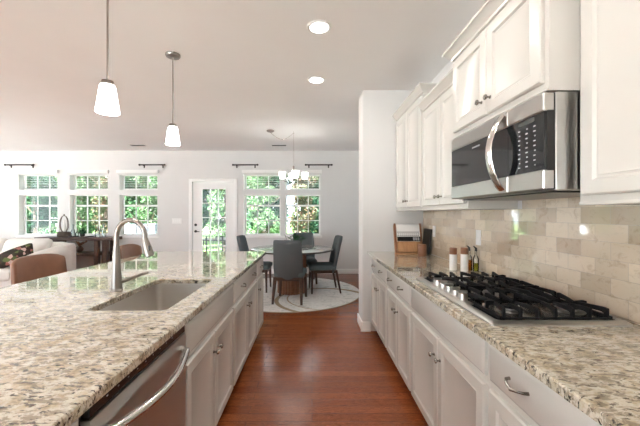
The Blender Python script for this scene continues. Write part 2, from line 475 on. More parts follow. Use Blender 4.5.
# ---------------------------------------------------------------- windows and door
def insert(root, a, b_, z0, z1, cols, zbars, thick, glassmat):
    y0, y1 = 7.33, 7.375
    fr = MB(); w_ = .032
    fr.box(a, a + w_, y0, y1, z0, z1, .004).box(b_ - w_, b_, y0, y1, z0, z1, .004)
    fr.box(a + w_, b_ - w_, y0, y1, z0, z0 + w_ * 1.1, .004).box(a + w_, b_ - w_, y0, y1, z1 - w_ * .7, z1, .004)
    fr.build('window_frame', M['trim'], root)
    mu = MB()
    for i in range(1, cols):
        x = a + w_ + (b_ - a - 2 * w_) * i / cols
        mu.box(x - .009, x + .009, y0 + .014, y1 - .008, z0 + .03, z1 - .02)
    for zb in zbars: mu.box(a + w_, b_ - w_, y0 + .016, y1 - .01, zb - .009, zb + .009)
    mu.build('muntin_grid', M['trim'], root)
    if thick:
        Box(a + w_, b_ - w_, y0 - .012, y1, thick - .02, thick + .02, .004).build('meeting_rail', M['trim'], root)
    Box(a + .02, b_ - .02, y0 + .028, y0 + .032, z0 + .02, z1 - .015).build('window_pane', glassmat, root, smooth=0)
for k, wn_ in enumerate(WIN):
    x0, x1 = wn_[0][0], wn_[-1][1]
    r = structroot('window_%d' % (k + 1), ((x0 + x1) / 2, YF + .1, ZL0))
    for (a, b_) in wn_:
        insert(r, a, b_, ZT0, ZT1, 3, [], None, M['pane'])
        insert(r, a, b_, ZL0, ZL1, 3, [1.195], 1.535, M['pane'])
        jl = MB()
        for (z0_, z1_) in ((ZT0, ZT1), (ZL0, ZL1)):
            jl.box(a + .0005, a + .006, 7.201, 7.329, z0_ + .0005, z1_ - .0005).box(b_ - .006, b_ - .0005, 7.201, 7.329, z0_ + .0005, z1_ - .0005)
            jl.box(a + .006, b_ - .006, 7.201, 7.329, z0_ + .0005, z0_ + .006).box(a + .006, b_ - .006, 7.201, 7.329, z1_ - .006, z1_ - .0005)
        jl.build('reveal_brightener', M['trim'], r, smooth=0)  # lining added in whiter paint so the reveals look lit from outside
        sl = MB()
        for j in range(8):
            z = ZT1 - .03 - j * .04
            sl.M = Matrix.Translation(((a + b_) / 2, 7.285, z)) @ Matrix.Rotation(math.radians(9), 4, 'X')
            sl.box(-(b_ - a) / 2 + .035, (b_ - a) / 2 - .015, -.022, .022, -.0015, .0015)
        o = sl.build('blind_slats', M['white_plastic'], r); o['kind'] = 'stuff'
    Box(x0 - .03, x1 + .03, 7.135, 7.199, ZT1 + .022, ZT1 + .098, .006, 2).build('blind_valance', M['trim'], r)
    Box(x0 - .035, x1 + .035, 7.165, 7.199, ZL0 - .05, ZL0 - .004, .005).build('window_sill', M['trim'], r)

r = structroot('door_1', ((DX0 + DX1) / 2, YF + .06, 0))
gx0, gx1, gz0, gz1 = -2.485, -1.94, .30, 1.912
m = MB()
y0, y1 = 7.225, 7.27
m.box(DX0 + .012, gx0, y0, y1, .012, DZ - .012, .003).box(gx1, DX1 - .012, y0, y1, .012, DZ - .012, .003)
m.box(gx0, gx1, y0, y1, .012, gz0, .003).box(gx0, gx1, y0, y1, gz1, DZ - .012, .003)
for (a, b_, c, d) in ((gx0 - .02, gx0 + .008, gz0 - .02, gz1 + .02), (gx1 - .008, gx1 + .02, gz0 - .02, gz1 + .02)):
    m.box(a, b_, y0 - .012, y0, c, d, .004)
for (c, d) in ((gz0 - .02, gz0 + .008), (gz1 - .008, gz1 + .02)): m.box(gx0, gx1, y0 - .012, y0, c, d, .004)
m.build('door_leaf', M['trim'], r)
m = MB()
for i in (1, 2):
    x = gx0 + (gx1 - gx0) * i / 3; m.box(x - .01, x + .01, y0, y1, gz0, gz1)
for i in range(1, 5):
    z = gz0 + (gz1 - gz0) * i / 5; m.box(gx0, gx1, y0, y1, z - .01, z + .01)
m.build('muntin_grid', M['trim'], r)
Box(gx0, gx1, 7.246, 7.25, gz0, gz1).build('door_pane', M['pane'], r, smooth=0)
m = MB().box(DX0 - .07, DX0 + .008, 7.178, 7.199, 0, DZ + .066, .006).box(DX1 - .008, DX1 + .07, 7.178, 7.199, 0, DZ + .066, .006)
m.box(DX0 + .008, DX1 - .008, 7.178, 7.199, DZ - .006, DZ + .066, .006)
m.build('door_casing', M['trim'], r)
for z, nm in ((1.10, 'deadbolt'), (.955, 'door_handle')):
    m = MB().cyl((-2.625, 7.224, z), (-2.625, 7.205, z), .03, .026, 16)
    if nm == 'door_handle':
        m.cyl((-2.625, 7.205, z), (-2.625, 7.165, z), .010, .010).tube([(-2.635, 7.165, z), (-2.58, 7.162, z), (-2.52, 7.168, z - .006)], [.011, .010, .008])
    else:
        m.box(-2.631, -2.619, 7.190, 7.206, z - .016, z + .016, .003)
    m.build(nm, M['rod'], r)
for z in (.28, 1.02, 1.86):
    MB().cyl((DX1 - .006, 7.215, z - .05), (DX1 - .006, 7.215, z + .05), .008, .008, 8).build('hinge', M['knob'], r)

# ---------------------------------------------------------------- kitchen cabinets
DOORP = [(0, 0), (0, .014), (.0055, .02), (.050, .02), (.0575, .0105), (.062, .0105), (.067, .0135), (.073, .0105)]
DRAWP = [(0, 0), (0, .012), (.010, .018), (.014, .02)]
def knob(side, x, y, z, parent):
    m = MB(); m.M = Matrix.Translation((x, y, z)) @ Matrix.Rotation(side * PI / 2, 4, 'Y')
    m.lathe([(.008, 0), (.008, .003), (.0045, .006), (.0045, .014), (.011, .019), (.014, .024), (.012, .029), (.004, .0315)], n=14)
    return m.build('knob', M['knob'], parent)
def pull(side, x, y, z, parent, ln=.096):
    h = ln / 2
    pts = [(x, y - h, z + .004), (x + side * .014, y - h + .002, z + .004), (x + side * .024, y - h * .6, z), (x + side * .028, y, z - .008), (x + side * .024, y + h * .6, z), (x + side * .014, y + h - .002, z + .004), (x, y + h, z + .004)]
    m = MB().tube(pts, [.006, .005, .0045, .0055, .0045, .005, .006], 8)
    return m.build('drawer_pull', M['knob'], parent)

def base_cabinet(side, xf, xb, y0, y1, label, group, front, hollow=False):
    """front: list of ('door',y0,y1,z0,z1,(ky,kz)) / ('drawer',y0,y1,z0,z1,[pull ys])"""
    t = thing('base_cabinet', label, 'cabinet', ((xf + xb) / 2, (y0 + y1) / 2, 0), group)
    g = .0008
    lo, hi = min(xf, xb), max(xf, xb)
    m = MB()
    if hollow:
        m.box(lo, hi, y0 + g, y1 - g, .10, .60)
        m.box(lo, hi, y0 + g, y0 + .016, .60, .8835).box(lo, hi, y1 - .016, y1 - g, .60, .8835)
        fx = (xf - .02, xf) if side > 0 else (xf, xf + .02)
        m.box(fx[0], fx[1], y0 + .016, y1 - .016, .60, .8835)
    else:
        m.box(lo, hi, y0 + g, y1 - g, .10, .8835)
    m.build('cabinet_body', M['cab'], t, smooth=0)
    tx = xf - side * .075
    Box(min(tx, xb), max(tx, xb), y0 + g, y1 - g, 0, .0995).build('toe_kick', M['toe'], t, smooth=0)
    for f in front:
        if f[0] == 'door':
            d = MB().panel(side, xf, f[1], f[2], f[3], f[4], DOORP).build('door', M['cab'], t)
            knob(side, xf + side * .02, f[5][0], f[5][1], d)
        else:
            d = MB().panel(side, xf, f[1], f[2], f[3], f[4], DRAWP).build('drawer' if f[5] else 'false_front', M['cab'], t)
            for py in f[5]: pull(side, xf + side * .02, py, (f[3] + f[4]) / 2, d)
    return t
DB, DT, WB, WT = .115, .675, .708, .852        # door bottom/top, drawer bottom/top
def two_doors(a, b, kz=.572):
    c = (a + b) / 2
    return [('door', a + .018, c - .003, DB, DT, (c - .04, kz)), ('door', c + .003, b - .018, DB, DT, (c + .04, kz))]
def drawer(a, b, ys): return [('drawer', a + .018, b - .018, WB, WT, ys)]
RX, RB = .695, XR - .002
GR = 'white base cabinets under the right counter'
base_cabinet(-1, RX, RB, 2.92, 3.655, 'white base cabinet at the far end of the right run, touching the wall return', GR, two_doors(2.92, 3.655) + drawer(2.92, 3.655, [3.12, 3.47]))
base_cabinet(-1, RX, RB, 2.205, 2.92, 'white base cabinet with two-pull drawer just beyond the gas cooktop', GR, two_doors(2.205, 2.92) + drawer(2.205, 2.92, [2.42, 2.75]))
base_cabinet(-1, RX, RB, 1.245, 2.205, 'wide white base cabinet with plain false front right under the gas cooktop', GR, two_doors(1.245, 2.205) + drawer(1.245, 2.205, []))
base_cabinet(-1, RX, RB, .52, 1.245, 'nearest white base cabinet on the right, bow-pull drawer under bare granite', GR, two_doors(.52, 1.245) + drawer(.52, 1.245, [.72, 1.045]))
IX, IB = -.572, -1.18
GI = 'white base cabinets in the island'
sb = base_cabinet(1, IX, IB, 1.398, 2.27, 'white island base cabinet with plain front below the sink', GI, two_doors(1.398, 2.27) + drawer(1.398, 2.27, []), True)
base_cabinet(1, IX, IB, 2.27, 3.225, 'white island base cabinet with two-pull drawer, second from the island far end', GI, two_doors(2.27, 3.225) + drawer(2.27, 3.225, [2.53, 3.0]))
base_cabinet(1, IX, IB, 3.225, 3.66, 'narrow one-door white base cabinet at the far end of the island', GI,
             [('door', 3.243, 3.642, DB, DT, (3.28, .572))] + drawer(3.225, 3.66, [3.44]))
base_cabinet(1, IX, IB, -.25, .785, 'white island base cabinet nearest the camera, before the dishwasher', GI, two_doors(-.25, .785) + drawer(-.25, .785, [.1, .5]))
base_cabinet(-1, RX, RB, -.28, .52, 'white base cabinet beside the camera at the near end of the right counter', GR, two_doors(-.28, .52) + drawer(-.28, .52, [0, .3]))
o = Box(-1.45, IB - .001, -.25, 3.66, 0, .883, .003).build('island_back_panel', M['cab'])
tag(o, 'white painted knee wall carrying the island overhang behind the cabinets', 'panel')

# countertops
def rrect(x0, x1, y0, y1, r, n=5):
    pts = []
    for cx, cy, a in ((x1 - r, y1 - r, 0), (x0 + r, y1 - r, PI / 2), (x0 + r, y0 + r, PI), (x1 - r, y0 + r, 1.5 * PI)):
        for k in range(n + 1): pts.append((cx + r * math.cos(a + PI / 2 * k / n), cy + r * math.sin(a + PI / 2 * k / n)))
    return pts
def slab(name, x0, x1, y0, y1, z0, z1, hole=None, r=.012):
    b = bmesh.new(); c = .004
    def loop(pts, z):
        vs = [b.verts.new((p[0], p[1], z)) for p in pts]
        es = [b.edges.new((vs[i], vs[(i + 1) % len(vs)])) for i in range(len(vs))]
        return vs, es
    def bridge(a, d):
        for i in range(len(a)):
            j = (i + 1) % len(a); b.faces.new((a[i], a[j], d[j], d[i]))
    t, te = loop(rrect(x0 + c, x1 - c, y0 + c, y1 - c, r), z1)
    u, _ = loop(rrect(x0, x1, y0, y1, r), z1 - c); v, ve = loop(rrect(x0, x1, y0, y1, r), z0)
    bridge(t, u); bridge(u, v)
    tes, bes = list(te), list(ve)
    if hole:
        h = hole; hr = .035
        a, ae = loop(rrect(h[0] - c, h[1] + c, h[2] - c, h[3] + c, hr), z1)
        d, _ = loop(rrect(*h, hr), z1 - c); e, ee = loop(rrect(*h, hr), z0)
        bridge(a, d); bridge(d, e); tes += ae; bes += ee
    bmesh.ops.triangle_fill(b, edges=tes, use_beauty=True); bmesh.ops.triangle_fill(b, edges=bes, use_beauty=True)
    m = MB(); m.bm(b); return m.build(name, M['granite'], smooth=30)
HOLE = (-1.02, -.655, 1.43, 2.12)
o = slab('island_countertop', -1.83, -.528, -.3, 3.70, .884, .914, HOLE)
tag(o, 'speckled granite island countertop with sink cut-out', 'countertop')
o = slab('wall_countertop', .63, 1.2765, -.3, 3.679, .884, .914)
tag(o, 'speckled granite countertop along the tiled right wall', 'countertop')

# sink
t = thing('sink', 'stainless undermount sink basin in the granite island', 'sink', (-.8375, 1.775, .66))
def ring(x0, x1, y0, y1, r, z): return [(p[0], p[1], z) for p in rrect(x0, x1, y0, y1, r)]
m = MB()
h = HOLE
m.rings([ring(h[0] - .03, h[1] + .03, h[2] - .03, h[3] + .03, .05, .8836), ring(h[0] - .006, h[1] + .006, h[2] - .006, h[3] + .006, .04, .8836),
         ring(h[0] - .006, h[1] + .006, h[2] - .006, h[3] + .006, .04, .70), ring(h[0] + .012, h[1] - .012, h[2] + .012, h[3] - .012, .05, .682),
         ring(h[0] + .15, h[1] - .15, h[2] + .3, h[3] - .3, .03, .678)], cap0=False)
m.build('basin', M['steelv'], t)
MB().lathe([(.045, .6785), (.043, .682), (.03, .6815), (.02, .679)], (-.8375, 1.775, 0), 20).build('drain', M['chrome'], t)

# faucet
t = thing('faucet', 'brushed nickel gooseneck pull-down faucet behind the island sink', 'faucet', (-1.10, 1.80, .914))
bx, by = -1.10, 1.80
MB().lathe([(.034, 0), (.034, .006), (.029, .012), (.027, .06), (.0235, .12), (.019, .19), (.0155, .25)], (bx, by, .914), 20).build('faucet_body', M['nickel'], t)
pts = [(bx, by, 1.16), (bx, by, 1.21)]
R_ = .094
for k in range(0, 13):
    a = PI - k * (PI * 1.04) / 12
    pts.append((bx + (R_ + R_ * math.cos(a)) * .97, by - (R_ + R_ * math.cos(a)) * .22, 1.218 + R_ * math.sin(a)))
MB().tube(pts, .0135, 12).build('spout', M['nickel'], t)
e = Vector(pts[-1]); d = Vector((.030, -.006, -.092))
hd = MB().tube([e + d * -.05, e + d * .2, e + d * .55, e + d * 1.0], [.015, .019, .023, .0245], 14).build('spray_head', M['nickel'], t)
MB().cyl(e + d * 1.0, e + d * 1.04, .018, .017, 14).build('spray_nozzle', M['black'], hd)
pb = MB(); q = e + d * .62 + Vector((.013, -.014, 0)); pb.box(q.x - .007, q.x + .007, q.y - .005, q.y + .005, q.z - .026, q.z + .026, .003)
pb.build('spray_button', M['black'], hd)
MB().tube([(bx + .02, by + .005, .965), (bx + .045, by + .03, .968), (bx + .085, by + .07, .985), (bx + .125, by + .105, .998)], [.014, .010, .0085, .007], 10, sq=.8).build('lever', M['nickel'], t)
o = MB().lathe([(.018, 0), (.018, .012), (.012, .02), (.009, .022)], (-1.16, 1.50, .914), 16)

# dishwasher
t = thing('dishwasher', 'stainless steel dishwasher with bowed handle under the island counter', 'dishwasher', (-.86, 1.09, 0))
Box(-1.17, -.575, .79, 1.393, .10, .8835).build('tub', M['black'], t, smooth=0)
Box(-1.17, -.64, .79, 1.393, 0, .0995).build('toe_kick', M['black'], t, smooth=0)
Box(-.575, -.548, .792, 1.391, .115, .832, .004, 2).build('door', M['steel'], t)
cp = Box(-.575, -.552, .792, 1.391, .834, .876, .003).build('control_strip', M['bglass'], t)
m = MB()
for k in range(9): m.box(-.5522, -.5516, .86 + k * .05, .866 + k * .05, .854, .857)
o = m.build('control_marks', M['mark'], cp, smooth=0); o['kind'] = 'stuff'
pts = [(-.548, .835, .775), (-.522, .850, .775)] + [(-.522 + .036 * math.sin(PI * k / 10), .855 + .475 * k / 10, .775 - .012 * math.sin(PI * k / 10)) for k in range(11)] + [(-.522, 1.335, .775), (-.548, 1.35, .775)]
MB().tube(pts, .0135, 12).build('handle', M['chrome'], t)

# upper cabinets
def upper(xf, y0, y1, z0, z1, label, doors, crown, kn, ovn=0.0, ovf=0.0):
    t = thing('wall_cabinet', label, 'cabinet', ((xf + XR) / 2, (y0 + y1) / 2, z0), 'white wall cabinets along the right wall')
    g = .0008
    Box(xf, XR - .002, y0 + g, y1 - g, z0, z1).build('cabinet_body', M['cab'], t, smooth=0)
    # crown moulding, mitred at the free ends
    R = []
    for o_, z in ((.004, 0), (.012, 0), (.014, .012), (.026, .022), (.044, .046), (.052, .050), (.052, .064)):
        R.append([(xf - o_, y0 - o_ * ovn + g, z1 - .005 + z * crown), (XR - .002, y0 - o_ * ovn + g, z1 - .005 + z * crown), (XR - .002, y1 + o_ * ovf - g, z1 - .005 + z * crown), (xf - o_, y1 + o_ * ovf - g, z1 - .005 + z * crown)])
    MB().rings(R).build('crown_moulding', M['cab'], t)
    Box(xf - .007, xf, y0 + g, y1 - g, z0, z0 + .012, .003).build('light_rail', M['cab'], t)
    for (a, b, ky) in doors:
        d = MB().panel(-1, xf, a, b, z0 + .034, z1 - .03, DOORP).build('door', M['cab'], t)
        if ky: knob(-1, xf - .02, ky, kn, d)
    return t
def udoors(a, b):
    c = (a + b) / 2; return [(a + .022, c - .003, c - .038), (c + .003, b - .022, c + .038)]
upper(.975, 2.803, 3.672, 1.377, 2.415, 'tall white wall cabinet at the far end with highest crown moulding', udoors(2.803, 3.672), 1.0, 1.475, 1.0, 0)
upper(.975, 1.995, 2.801, 1.377, 2.245, 'lower-topped white wall cabinet between the tall one and the microwave', udoors(1.995, 2.801), 1.0, 1.475)
upper(.865, 1.166, 1.946, 1.797, 2.28, 'short deep white wall cabinet right above the microwave', udoors(1.166, 1.946), 1.0, 1.90, 0, 1.0)
upper(.975, .33, 1.164, 1.377, 2.36, 'nearest white wall cabinet on the right, cut by the photo edge', [(.352, .744, None), (.750, 1.142, None)], 1.0, 1.475)

# ---------------------------------------------------------------- microwave
t = thing('microwave', 'stainless over-the-range microwave with black glass and bowed handle', 'microwave', (1.06, 1.555, 1.43))
Y0, Y1 = 1.168, 1.944
Box(.890, XR - .003, Y0 + .002, Y1 - .002, 1.432, 1.794, .003).build('case', M['steel'], t)
m = MB().box(.860, .8895, Y0 + .001, Y1 - .001, 1.436, 1.79)
m.build('door_core', M['black'], t, smooth=0)
YD = 1.385
for za, zb in ((1.722, 1.792), (1.436, 1.508)): Box(.845, .886, YD, Y1, za, zb, .004).build('door_trim', M['steel'], t)
Box(.848, .8595, YD, Y1 - .002, 1.5085, 1.7215).build('door_window', M['bglass'], t, smooth=0)
m = MB()
for k in range(7): m.box(.8472, .8478, 1.62 + k * .011, 1.627 + k * .011, 1.690, 1.698)
o = m.build('maker_mark', M['mark'], t, smooth=0); o['kind'] = 'stuff'
for za, zb in ((1.722, 1.792), (1.436, 1.508)): Box(.845, .886, Y0, YD - .002, za, zb, .004).build('control_trim', M['steel'], t)
kp = Box(.848, .8595, Y0 + .001, YD - .002, 1.5085, 1.7215).build('control_panel', M['bglass'], t, smooth=0)
m = MB()
for j in range(9):
    for i in range(3):
        yy = Y0 + .045 + i * .045; zz = 1.53 + j * .0185
        m.box(.8472, .8478, yy, yy + (.012 if (i + j) % 3 else .007), zz, zz + .0045)
o = m.build('keypad_marks', M['mark'], kp, smooth=0); o['kind'] = 'stuff'
Box(.8472, .8478, Y0 + .05, Y0 + .145, 1.698, 1.712).build('clock_display', mat('clock_lcd', (.09, .10, .10), .2), kp, smooth=0)
pts = []
for k in range(15):
    s = k / 14
    pts.append((.845 - .058 * math.sin(PI * s) ** .8 - .001, 1.425, 1.452 + .325 * s))
MB().tube(pts, .022, 12, sq=.45, side=(0, 1, 0)).build('handle', M['chrome'], t)
Box(.90, 1.26, Y0 + .03, Y1 - .03, 1.4255, 1.4315).build('underside_vent', M['black'], t, smooth=0)

# ---------------------------------------------------------------- cooktop
CX0, CX1, CY0, CY1, CZ = .69, 1.235, 1.225, 2.135, .914
t = thing('gas_cooktop', 'stainless five-burner gas cooktop with black grates in the right counter', 'cooktop', ((CX0 + CX1) / 2, (CY0 + CY1) / 2, CZ))
m = MB()
R = [ring(CX0, CX1, CY0, CY1, .012, CZ + .0005), ring(CX0, CX1, CY0, CY1, .012, CZ + .007), ring(CX0 + .012, CX1 - .012, CY0 + .012, CY1 - .012, .012, CZ + .016),
     ring(CX0 + .034, CX1 - .024, CY0 + .026, CY1 - .026, .02, CZ + .016), ring(CX0 + .040, CX1 - .030, CY0 + .032, CY1 - .032, .02, CZ + .009)]
m.rings(R).build('steel_tray', M['satin'], t)
m = MB().rings([ring(CX0 + .0405, CX1 - .0305, CY0 + .0325, CY1 - .0325, .02, CZ + .0092), ring(CX0 + .0405, CX1 - .0305, CY0 + .0325, CY1 - .0325, .02, CZ + .012)])
m.build('black_pan', M['enamel'], t)
# control bulge
YC = 1.715
prof = [(CX0 + .03, YC - .245), (CX0 + .06, YC - .235), (CX0 + .085, YC - .19), (CX0 + .092, YC), (CX0 + .085, YC + .19), (CX0 + .06, YC + .235), (CX0 + .03, YC + .245)]
MB().rings([[(x, y, CZ + .0125) for x, y in prof], [(x, y, CZ + .0165) for x, y in prof]]).build('control_area', M['satin'], t)
for k in range(5):
    yk = 1.56 + k * .0775
    kb = MB().lathe([(.028, .0168), (.028, .021), (.024, .023), (.0225, .043), (.020, .046)], (.734, yk, CZ), 20).build('control_knob', M['steel'], t)
    Box(.711, .757, yk - .006, yk + .006, CZ + .046, CZ + .058, .002).build('knob_grip', M['steel'], kb)
burn = [(.86, 1.39, .034), (1.11, 1.39, .042), (.985, 1.68, .055), (.86, 1.97, .042), (1.11, 1.97, .034)]
for (x, y, r_) in burn:
    bb = MB().lathe([(r_ * 1.5, .0122), (r_ * 1.4, .017), (r_ * 1.05, .020), (r_ * 1.0, .027), (.01, .027)], (x, y, CZ), 24).build('burner', M['burner_alu'], t)
    MB().lathe([(r_ * .95, .0272), (r_ * .98, .031), (r_ * .9, .036), (.008, .037)], (x, y, CZ), 24).build('burner_cap', M['iron'], bb)
    bk = MB().cyl((x + r_ * 1.3, y + .01, CZ + .015), (x + r_ * 1.3, y + .01, CZ + .034), .004, .003, 8).build('igniter', M['ceramic'], bb)
def bar(m, p0, p1, w_=.011, h_=.016):
    p0, p1 = Vector(p0), Vector(p1); d_ = (p1 - p0); s = Vector((d_.y, -d_.x, 0)).normalized() * (w_ / 2)
    a = [p0 + s, p0 - s, p0 - s - Vector((0, 0, h_)), p0 + s - Vector((0, 0, h_))]
    m.rings([[tuple(q) for q in a], [tuple(q + d_) for q in a]])
def grate(y0, y1, xa, centers):
    m = MB(); zt = CZ + .054; zl = CZ + .024
    xb = CX1 - .045; W_ = xb - xa
    for y in (y0, y1): bar(m, (xa, y, zl - .004), (xb, y, zl - .004), .006, .006)
    for x in (xa, xb): bar(m, (x, y0, zl), (x, y1, zl), .010, .012)
    def finger(p, q):
        """foot on the rim at p, bar reaching in to q and sinking a little there"""
        p, q = Vector((*p, 0)), Vector((*q, 0)); d_ = (q - p).normalized(); s_ = Vector((d_.y, -d_.x, 0)) * .0048
        prof = [(0, CZ + .013), (0, zt), (.012, zt + .003), ((q - p).length * .7, zt), ((q - p).length, zt - .004)]
        low = [(.013, CZ + .013), (.014, zt - .020), (.022, zt - .016), ((q - p).length * .7, zt - .015), ((q - p).length, zt - .013)]
        R = []
        for (a, z), (a2, z2) in zip(prof, low):
            A = p + d_ * a; B = p + d_ * a2
            R.append([(A.x + s_.x, A.y + s_.y, z), (A.x - s_.x, A.y - s_.y, z), (B.x - s_.x, B.y - s_.y, z2), (B.x + s_.x, B.y + s_.y, z2)])
        m.rings(R)
    nx = 7; h_ = (y1 - y0) / 2
    for k in range(nx):
        x = xa + .012 + (W_ - .024) * k / (nx - 1)
        near = min(abs(x - c[0]) for c in centers)
        L_ = h_ - (.034 if near < .035 else .008 if near < .07 else -.004)
        lean = 0
        for c in centers:
            if abs(x - c[0]) < .13: lean = (c[0] - x) * .35
        finger((x, y0), (x + lean, y0 + L_)); finger((x, y1), (x + lean, y1 - L_))
    for (cx, cy, rr) in centers:
        if cx - xa < xb - cx or len(centers) == 1: finger((xa, cy), (cx - rr - .02, cy))
        if xb - cx < cx - xa or len(centers) == 1: finger((xb, cy), (cx + rr + .02, cy))
    return m.build('grate', M['iron'], t)
grate(1.272, 1.535, CX0 + .062, [(.86, 1.39, .028), (1.08, 1.39, .028)])
grate(1.549, 1.811, CX0 + .118, [(.985, 1.68, .03)])
grate(1.825, 2.088, CX0 + .062, [(.86, 1.97, .028), (1.08, 1.97, .028)])

# ---------------------------------------------------------------- things on the right counter
for i, (x, y, hh, lb) in enumerate(((1.085, 2.46, .172, 'white mill with brown wooden top, left of the pair by the cooktop'), (1.152, 2.42, .178, 'white mill with brown wooden top, right one beside the oil bottles'))):
    t = thing('pepper_mill', lb, 'mill', (x, y, .914), 'white mills with wooden tops')
    MB().lathe([(.026, .0005), (.027, .004), (.027, hh - .052), (.026, hh - .05)], (x, y, .914), 24).build('mill_body', M['ceramic'], t)
    MB().lathe([(.0265, hh - .0495), (.027, hh - .047), (.027, hh - .004), (.024, hh)], (x, y, .914), 24).build('mill_top', M['walnut'], t)
for i, (x, y, ml, lb, cm) in enumerate(((1.205, 2.452, 'oil', 'amber oil bottle with dark stopper behind the white mills', 0), (1.238, 2.418, 'oil2', 'pale green oil bottle, rightmost beside the white mills', 0))):
    t = thing('oil_bottle', lb, 'bottle', (x, y, .914), 'oil bottles by the cooktop')
    MB().lathe([(.020, .0005), (.021, .004), (.021, .09), (.016, .108), (.008, .122), (.0075, .150)], (x, y, .914), 18).build('bottle_glass', M['clear'], t)
    MB().lathe([(.018, .003), (.019, .006), (.019, .080 - i * .02), (.012, .080 - i * .02)], (x, y, .914), 18).build('oil', M[ml], t)
    m = MB().lathe([(.009, .1505), (.010, .156), (.006, .166)], (x, y, .914), 12)
    m.tube([(x, y, 1.079), (x - .008, y, 1.095), (x - .020, y, 1.103)], [.005, .005, .003], 8).ball((x, y, 1.084), .009, 10)
    m.build('pourer', M['black'], t)

t = thing('cookbook_stand', 'wooden easel stand holding the book at the far counter end', 'stand', (1.04, 3.42, .914))
def tilt(x, y, z, a=-15): return Matrix.Translation((x, y, z)) @ Matrix.Rotation(math.radians(a), 4, 'X')
m = MB(); m.M = tilt(1.04, 3.43, .934)
m.box(-.150, .150, .0005, .014, 0, .30, .003)
m.build('back_board', M['acacia'], t)
for sx_ in (-.138, .138):
    m = MB(); m.M = tilt(1.04 + sx_, 3.43, .934); m.box(-.011, .011, -.02, -.0005, .0, .315, .003); m.build('side_rail', M['walnut'], t)
Box(.885, 1.195, 3.385, 3.44, .9145, .932, .004).build('ledge', M['acacia'], t)
m = MB().tube([(1.04, 3.53, 1.15), (1.04, 3.60, .92)], .009, 8); m.build('prop_leg', M['walnut'], t)
t = thing('cookbook', 'white and black covered cookbook leaning on the wooden stand', 'book', (1.04, 3.41, .934))
m = MB(); m.M = tilt(1.04, 3.43, .934); m.box(-.122, .122, -.028, -.004, .12, .298, .002); m.build('pages', M['ceramic'], t)
m = MB(); m.M = tilt(1.04, 3.43, .934); m.box(-.124, .124, -.0308, -.0284, .117, .30, .001).box(-.124, .124, -.0035, -.001, .117, .30, .001); m.build('cover', M['white_plastic'], t)
m = MB(); m.M = tilt(1.04, 3.43, .934); m.box(-.124, .124, -.0322, -.0312, .117, .166); cb_ = m.build('black_band', M['black'], t, smooth=0)
m = MB(); m.M = tilt(1.04, 3.43, .934)
for k in range(3): m.box(.045 + k * .024, .063 + k * .024, -.0336, -.0326, .124, .158, .002)
m.build('cover_lettering', M['mark'], cb_, smooth=0)['kind'] = 'stuff'
m = MB(); m.M = tilt(1.04, 3.43, .934)
for j in range(3):
    for k in range(11): m.box(-.118 + k * .0215 + (j % 2) * .006, -.118 + k * .0215 + .014, -.0322, -.0312, .173 + j * .018, .184 + j * .018)
m.build('cover_pattern', mat('grey_print', (.25, .25, .26), .5), t, smooth=0)['kind'] = 'stuff'
m = MB(); m.M = tilt(1.04, 3.43, .934); m.box(-.124, .075, -.03, -.004, .0, .114, .003)
o = m.build('cutting_board', M['acacia']); tag(o, 'small plain wooden board below the cookbook on the stand ledge', 'board')
o = MB().lathe([(.042, .0005), (.044, .005), (.044, .112), (.040, .118), (.012, .120)], (1.135, 3.30, .914), 28).build('wooden_canister', M['walnut'])
tag(o, 'round reddish wooden canister in front of the cookbook stand', 'canister')
m = MB(); m.M = Matrix.Translation((1.238, 3.50, .915)) @ Matrix.Rotation(math.radians(7), 4, 'Y'); m.box(-.006, .006, -.11, .11, .001, .27, .003)
o = m.build('slate_board', M['black']); tag(o, 'thin black board leaning on the tiles beside the canister', 'board')
for (yy, lb) in ((3.34, 'white outlet plate on the tiles next to the cookbook stand'), (2.45, 'white outlet plate on the tiles above the oil bottles')):
    t = thing('wall_outlet', lb, 'outlet', (1.274, yy, 1.165), 'outlet plates on the tiles')
    Box(1.2715, 1.2765, yy - .036, yy + .036, 1.107, 1.223, .002).build('cover_plate', M['white_plastic'], t)
    for zz in (1.145, 1.185): Box(1.2705, 1.2716, yy - .016, yy + .016, zz - .013, zz + .013, .0004).build('socket', M['trim'], t)

# ---------------------------------------------------------------- ceiling fixtures
def pendant(x, y, zb, lb):
    t = thing('pendant_lamp', lb, 'lamp', (x, y, zb), 'pendants over the island')
    MB().lathe([(.064, ZC - .0005), (.064, ZC - .012), (.058, ZC - .022), (.02, ZC - .026)], (x, y, 0), 28).build('canopy', M['nickel'], t)
    MB().cyl((x, y, ZC - .026), (x, y, zb + .185), .0055, .0055, 10).build('rod', M['nickel'], t)
    MB().lathe([(.008, .19), (.030, .182), (.036, .160), (.036, .156)], (x, y, zb), 20).build('socket_cap', M['nickel'], t)
    MB().lathe([(.0365, .157), (.041, .15), (.0535, .06), (.063, .0), (.060, .0), (.050, .06), (.038, .148)], (x, y, zb), 28, False, False).build('lamp_shade', M['shade'], t)
    MB().ball((x, y, zb + .075), .026, 12).build('bulb', M['bulb'], t)
    l = bpy.data.lights.new('pendant_glow', 'POINT'); l.energy = 4; l.shadow_soft_size = .03; l.color = (1, .93, .84)
    o = bpy.data.objects.new('pendant_glow', l); COL.objects.link(o); o.location = (x, y, zb + .02)
pendant(-1.175, 1.84, 1.928, 'nearer of the two white glass pendant lamps over the island')
pendant(-1.243, 2.86, 1.966, 'farther white glass pendant lamp over the island')

